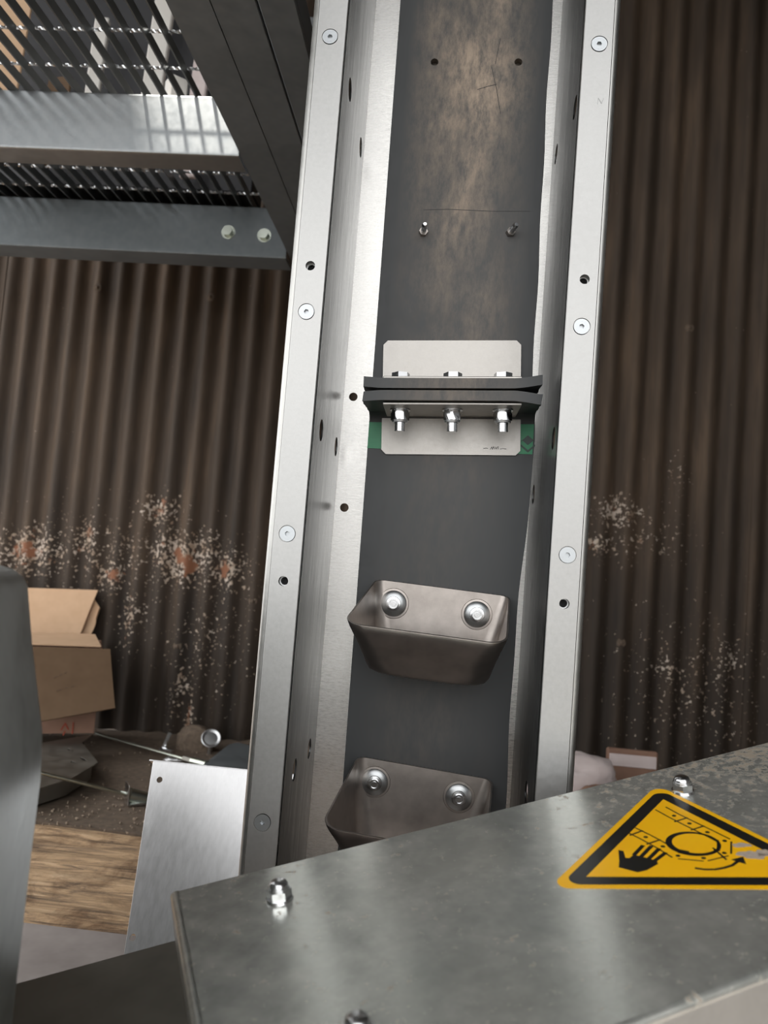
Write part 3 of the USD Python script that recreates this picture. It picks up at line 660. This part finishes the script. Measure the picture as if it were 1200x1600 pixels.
b1 = thing('walkway_beam', 'wide galvanised channel beam catching sunlight beneath the overhead grating', 'beam', (-1, 1.45, 1.44))
part('channel', channel(-1.62, -.4535, 1.45, 1.379, 1.503, .062), 'galv_beam', b1)
b2 = thing('walkway_beam', 'farther dark channel beam with two bolt heads under the walkway edge', 'beam', (-1, 1.93, 1.43))
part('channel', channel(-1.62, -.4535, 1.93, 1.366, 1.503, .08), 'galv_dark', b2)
for px, py in ((357, 363), (413, 368)):
    q = at(px, py, 1.93)
    part('bolt_head', place([Manifold.cylinder(.002, .0185, .0185, 26), place(hexa(.024, .012), (0, 0, .002))], (q[0], 1.930, q[2]), align((0, -1, 0))), 'zinc_green', b2)
# edge beams run away from the camera, seen from below
def ybeam(x0, x1, y0, y1, z0, z1, t=.006):
    o = bx(x0, x1, y0, y1, z0, z1); return o - bx(x0 + t, x1 + .01, y0 - .01, y1 + .01, z0 + t, z1 - t)
e1 = thing('edge_beam', 'inner dark channel beam edging the walkway, next to the grating', 'beam', (-.42, 1.4, 1.38))
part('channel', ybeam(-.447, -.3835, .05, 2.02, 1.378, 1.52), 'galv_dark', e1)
e2 = thing('edge_beam', 'second dark channel beam beside the walkway edge, with a bright lower edge', 'beam', (-.35, 1.4, 1.38))
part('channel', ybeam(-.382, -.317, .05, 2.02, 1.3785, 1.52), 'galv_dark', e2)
e3 = thing('edge_plate', 'dark vertical steel toe plate nearest the elevator at the walkway edge', 'plate', (-.28, 1.4, 1.38))
part('plate', rbox(-.264, -.258, .05, 2.02, 1.384, 1.43, .002), 'galv_dark', e3)
part('foot_flange', rbox(-.3135, -.258, .05, 2.02, 1.378, 1.3845, .002), 'galv_dark', e3)

# ------------------------------------------------------------------ loose plate leaning beside the elevator
lp = thing('loose_plate', 'bright loose galvanised plate with two drilled holes leaning beside the elevator casing', 'plate', (-.28, 1.08, 0))
PT = at(240, 1188, 1.20); PBL = at(195, 1487, 1.075)
PTR = at(387, 1203, 1.20)
ex = (PTR - PT) / np.linalg.norm(PTR - PT); dn = (PBL - PT) / np.linalg.norm(PBL - PT)
PR = frame(ex, -dn); SK = (dn @ PR[:, 0]) / (dn @ PR[:, 1]); H = PT[2] / -dn[2] * .985
pm = rbox(0, .24, -H, 0, -.0, .0025, .0005).transform(np.array([[1, SK, 0, 0], [0, 1, 0, 0], [0, 0, 1, 0]], float))
for px, py in ((250, 1219), (208, 1465)):
    q = PR.T @ (onplane(px, py, PT, PR[:, 2]) - PT); pm -= cyl((q[0], q[1], -.01), (q[0], q[1], .01), .0045, 24)
part('sheet', place(pm, PT, PR), 'galv_plate', lp)
part('top_fold', place(rbox(-.006, .24, -.002, .0005, -.018, .0025, .0005), PT, PR), 'galv_plate', lp)

# ------------------------------------------------------------------ things lying on the floor behind
def fl(px, py, z=0.0): return onplane(px, py, (0, 0, z), np.array([0, 0, 1.0]))
tray = thing('steel_tray', 'dark flat steel tray with punched slots lying under the cardboard box', 'tray', (-1.0, 2.05, 0))
zt = .05
tp = [fl(x_, y_, zt)[:2] for x_, y_ in ((-60, 1195), (20, 1168), (146, 1147), (128, 1160), (153, 1191), (112, 1216), (40, 1238), (-60, 1245))]
tp = Polygon(tp)
slots = unary_union([LineString([fl(a, b, zt)[:2], fl(c, d, zt)[:2]]).buffer(.004) for a, b, c, d in ((127, 1184, 133, 1188), (113, 1190, 116, 1192), (107, 1170, 110, 1172))])
part('tray_top', place(ext(tp.difference(slots), .003), (0, 0, zt - .003)), 'galv_base', tray)
part('tray_rim', place(ext(tp.buffer(-.012).difference(tp.buffer(-.016)), zt - .012), (0, 0, .009)), 'galv_base', tray)
part('tray_foot', place(ext(tp.buffer(-.03).difference(tp.buffer(-.05)), .02), (0, 0, -.006)), 'galv_base', tray)

cb = thing('cardboard_box', 'open brown cardboard box with torn flaps standing against the wall at left', 'box', (-1.1, 2.2, zt))
Rb = at(147, 1140, 2.16); th_ = math.radians(25)
cR = rotz(th_); cO = np.array([Rb[0], 2.16, zt + .0005])  # box front right bottom corner; x to the left is negative
bw, bd, bh = .34, .2, at(150, 1013, 2.16)[2] - zt
tw = .004
body = bx(-bw, 0, 0, bd, 0, bh) - bx(-bw + tw, -tw, tw, bd - tw, tw, bh + .1)
part('body', place(body, cO, cR), 'card_red', cb)
def panel(px4, y_top, y_bot, thick=.004, n=10):
    pass
def quad_sheet(p00, p01, p10, p11, t=.004, bulge=0.0, ragged=None, n=14):
    g = np.zeros((n, n, 3)); p00, p01, p10, p11 = map(np.asarray, (p00, p01, p10, p11))
    nrm = np.cross(p10 - p00, p01 - p00); nrm /= np.linalg.norm(nrm)
    for i in range(n):
        for j in range(n):
            a, b = i / (n - 1), j / (n - 1)
            p = (1 - a) * ((1 - b) * p00 + b * p01) + a * ((1 - b) * p10 + b * p11)
            if ragged and j == n - 1: p = p + (p00 - p01) / np.linalg.norm(p00 - p01) * ragged * meshkit.noise(np.array([i * .8, 3.3, 0]))
            g[i, j] = p + nrm * bulge * 4 * a * (1 - a)
    return sheet(g, t)
w2 = lambda x_, y_, z_: cO + cR @ np.array([x_, y_, z_])
# front flap hanging outwards over the front
ff = part('front_flap', quad_sheet(w2(-bw, -.002, bh), w2(.022, -.002, bh), at(40, 1131, 1.96), at(180, 1106, 2.085), .004, -.006), 'card_dark', cb, label='dark brown front flap hanging down')
bf = part('back_flap', quad_sheet(at(-60, 915, 2.34), at(153, 922, 2.37), at(-60, 1000, 2.34), at(120, 1006, 2.37), .004, .004), 'card_light', cb, label='pale upright back flap')
part('torn_flap', quad_sheet(at(146, 934, 2.385), at(157, 952, 2.385), at(112, 1006, 2.385), at(139, 1006, 2.385), .004, 0, .008), 'card_light', cb, label='torn pale flap corner')
part('side_flap', quad_sheet(w2(-bw, .004, bh + .004), w2(-.004, .004, bh + .004), w2(-bw, bd - .02, bh + .016), w2(-.02, bd - .02, bh + .016), .004), 'card_light', cb)
def marks(parent, p0, ex_, ey_, segs, mat, w_=.0018):
    R_ = frame(ex_, ey_)
    for s_ in segs: part('printed_mark', place(ext(LineString(s_).buffer(w_), .0006), p0, R_), mat, parent)
ex_ = at(180, 1106, 2.085) - at(40, 1131, 1.96); ey_ = w2(-.1, -.002, bh) - at(110, 1119, 2.02)
ez_ = np.cross(ex_, ey_); ez_ /= np.linalg.norm(ez_); ez_ = ez_ if ez_[1] < 0 else -ez_
p0 = onplane(100, 1080, at(180, 1106, 2.085), ez_) + ez_ * .009
marks(ff, p0, ex_, ey_, [[(-.02, .04), (-.012, .043)], [(-.006, .045), (.0, .047)], [(.008, .049), (.012, .051)], [(-.018, .0), (-.008, .002)], [(.004, .004), (.008, .004)], [(.02, .006), (.026, .006)]], 'print_brown')
p0 = at(95, 1148, 2.135)
tri_ = [[(0, .010), (.009, .028), (.018, .012)], [(.007, -.004), (.010, .006)], [(.03, .0), (.03, .03)]]
marks(cb, onplane(95, 1146, cO, cR[:, 1]) - cR[:, 1] * .0012, cR[:, 0], (0, 0, 1), tri_, 'print_red', .0016)

cr = []
for k in range(700):
    x_, y_ = RNG.uniform(-1.25, -.35), 1.58 + abs(RNG.normal(0, .16)) if RNG.random() < .7 else RNG.uniform(1.6, 2.4)
    if y_ > 2.38 or Polygon(tp).buffer(.01).contains(Point(x_, y_)): continue
    rr = RNG.uniform(.001, .0034); c = trimesh.creation.icosphere(0, rr); c.vertices = c.vertices * RNG.uniform(.6, 1.3, 3) + np.array([x_, y_, .002 + rr * .4]); cr.append(c)
plain('crumb', (.22, .165, .12), .9, 0, (.34, .27, .20), 40)
part('dirt_crumbs', cr, 'crumb', None, label='pale dirt crumbs scattered over the brown floor behind the timber', cat='dirt', kind='stuff', smooth=False)

def rod(name, a, b, ra, label):
    o = thing(name, label, 'rod', (a + b) / 2)
    part('rod', tube(np.linspace(a, b, 12), ra, 12), 'zinc_green', o); return o
a, b = fl(150, 1146, .022), fl(289, 1186, .022)
r1 = rod('steel_rod', a, b, .0042, 'long thin zinc rod on the floor beside the box, farther of the two')
d = (b - a) / np.linalg.norm(b - a)
part('sleeve', cyl(b + d * .028, b + d * .082, .012, 20), 'zinc_green', r1); part('joint', cyl(b - d * .004, b + d * .03, .0095, 6), 'galv_base', r1)
a, b = fl(40, 1202, .092), fl(199, 1241, .0225)
r2 = rod('steel_rod', a, b, .0042, 'nearer thin zinc rod on the floor ending in a clevis sleeve')
d = (b - a) / np.linalg.norm(b - a)
part('sleeve', cyl(b + d * .004, b + d * .11, .0155, 24), 'zinc_green', r2)
d = np.array([d[0], d[1], 0]) / np.hypot(d[0], d[1]); s_ = np.cross(d, [0, 0, 1.0])
part('clevis', place(rbox(-.003, .075, -.026, .022, -.0195, -.016, .001) + rbox(-.003, .0, -.026, .022, -.0195, .026, .001), b, frame(d, -s_)), 'zinc', r2)

ds = thing('support_block', 'dark steel block the bright plate leans on', 'block', (-.33, 1.2, 0))
dk = thing('steel_offcut', 'dark flat steel offcut lying behind the top of the bright plate', 'offcut', (-.55, 2.1, 0))
pp = [fl(x_, y_, .03)[:2] for x_, y_ in ((312, 1199), (358, 1163), (372, 1160), (420, 1172), (420, 1215))]
part('sheet', place(ext(Polygon(pp), .006), (0, 0, .024)), 'galv_dark', dk); part('rib', place(ext(Polygon(pp).buffer(-.02).difference(Polygon(pp).buffer(-.03)), .03), (0, 0, -.005)), 'galv_dark', dk)
q1 = PT + PR @ np.array([.14, -.05, -.022])
part('block', rbox(-.36, -.20, q1[1] + .004, q1[1] + .09, .022, PT[2] - .03, .004), 'galv_dark', ds)
e_ = fl(332, 1176, 0)
eb = thing('eye_disc', 'small shiny steel dished disc on a stem lying by the wall', 'fitting', (e_[0], e_[1] - .03, 0))
part('dish', place(lathe([(0, .003), (.02, .0), (.027, .004), (.0285, .007), (.026, .009), (.019, .0055), (0, .007)], 32), (e_[0], e_[1] - .03, .046), align((.25, -.75, .6))), 'zinc_dull', eb)
part('stem', cyl((e_[0] - .004, e_[1] - .026, -.004), (e_[0], e_[1] - .026, .044), .006, 16), 'zinc', eb)
q = fl(266, 1168, .0)
br = thing('bent_bracket', 'small bright bent steel bracket lying at the wall foot', 'bracket', (q[0], q[1] - .03, 0))
part('strip', place(rbox(-.006, .006, -.004, .0, -.004, .055, .001), (q[0] - .012, q[1] - .03, 0), roty(.35)), 'zinc', br)
part('foot', place(rbox(0, .045, -.008, .008, -.004, .008, .001), (q[0] - .012, q[1] - .045, .002), rotz(-.4)), 'zinc', br)
def lump(cx_, cy_, sx, sy, sz, seed, z0=-.004):
    m = trimesh.creation.icosphere(4, 1.0); v = np.array(m.vertices)
    v = v * (1 + .55 * (meshkit.fbm(v * 1.6 + seed * 7, 4, seed) - .5))[:, None]; v = np.sign(v) * np.abs(v) ** .85
    v = v * np.array([sx, sy, sz]); v[:, 2] = np.maximum(v[:, 2], -sz * .5); v += np.array([cx_, cy_, z0 + sz * .5]); return trimesh.Trimesh(v, m.faces, process=False)
q = fl(296, 1178, 0)
part('rubble_lump', lump(q[0], q[1] + .05, .055, .03, .05, 4), 'dust_brown', None, label='brown crumbly rubble lump between the bracket and the dished disc', cat='rubble', smooth=60)
q = fl(262, 1188, 0)
part('foil_scrap', lump(q[0] + .02, q[1], .03, .012, .010, 6), 'zinc_dull', None, label='crumpled silver foil scrap behind the bright plate corner', cat='scrap', smooth=20)
# litter seen low behind the right side of the casing
def sheet_lump(px, py, Y, sx, sz, seed, mat, name, label, cat):
    q = at(px, py, Y); return part(name, lump(q[0], Y, sx, .05, sz, seed, 0.0), mat, None, label=label, cat=cat, smooth=25)
q = at(905, 1200, 2.1); part('crumpled_bag', lump(q[0] - .01, 2.1, .115, .06, .095, 11), 'pink_paper', None, label='pale crumpled bag on the floor right behind the casing', cat='bag', smooth=25)
q = at(985, 1200, 2.15)
pk = thing('paper_packet', 'flat printed packet with a red strip behind the sloping cover', 'packet', (q[0], 2.15, 0))
part('packet_body', place(rbox(-.06, .075, -.01, .012, 0, q[2] + .045, .004), (q[0], 2.16, .0), rotx(-.08)), 'card_red', pk)
part('packet_label', place(rbox(-.055, .07, -.013, -.0095, q[2] + .0, q[2] + .032, .001), (q[0], 2.16, .0), rotx(-.08)), 'pink_paper', pk)
q = at(930, 1215, 1.95); part('brown_paper', lump(q[0] + .03, 1.98, .075, .05, .062, 15), 'card_red', None, label='crumpled brown paper between the pale bag and the packet', cat='paper', smooth=25)

# ------------------------------------------------------------------ things stored on top of the walkway, seen through the grating
DZ = GZ + .0212
def slab(name, label, cat, x, y, w_, d_, h_, mat, yaw=0, tilt=0):
    o = thing(name, label, cat, (x, y, DZ)); R_ = rotz(yaw) @ rotx(tilt)
    part('panel', place(rbox(-w_ / 2, w_ / 2, 0, d_, 0, h_, min(.003, d_ / 4)), (x, y, DZ), R_), mat, o); return o
slab('white_board', 'tall white board standing on the walkway above the grating, right one', 'board', -.80, 1.78, .05, .02, .62, 'white_card', .1, -.12)
slab('white_board', 'broad white board on the walkway nearest the edge beams', 'board', -.585, 1.74, .07, .02, .5, 'white_card', -.3, -.1)
slab('white_board', 'narrow white board on the walkway seen left of the others', 'board', -.955, 1.79, .035, .02, .42, 'white_card', .2, -.1)
slab('white_board', 'slanting grey-white board on the walkway between the tall and the broad one', 'board', -.70, 1.83, .045, .015, .7, 'pink_paper', -.15, -.05)
slab('cardboard_sheet', 'brown cardboard sheet standing on the walkway at far left', 'cardboard', -1.16, 1.72, .10, .008, .45, 'card_light', .1, -.1)
slab('cardboard_sheet', 'dark brown cardboard piece on the walkway beside the larger sheet', 'cardboard', -1.06, 1.80, .07, .008, .25, 'card_dark', -.2, -.1)
slab('dark_crate', 'dark crate standing at the back of the walkway deck', 'crate', -1.0, 1.90, .9, .10, .75, 'steel_black', 0, 0)
slab('white_block', 'small white foam block on the walkway, in front of the dark crate', 'block', -.90, 1.60, .04, .04, .07, 'white_card', .4, 0)
slab('white_block', 'pale foam block by the edge beam on the walkway', 'block', -.64, 1.58, .04, .04, .10, 'white_card', .7, 0)
slab('white_block', 'little cream block on the walkway in front of the cardboard', 'block', -1.02, 1.62, .03, .03, .06, 'pink_paper', .2, 0)
rb_ = at(480, 33, 2.2)
rl = thing('wall_rail', 'pale steel rail fixed on the wall at the top behind the casing', 'rail', (rb_[0], 2.36, rb_[2]))
part('rail', rbox(-1.0, .3, 2.34, 2.40, at(480, 41, 2.34)[2], at(480, 26, 2.34)[2], .002), 'galv_beam', rl)
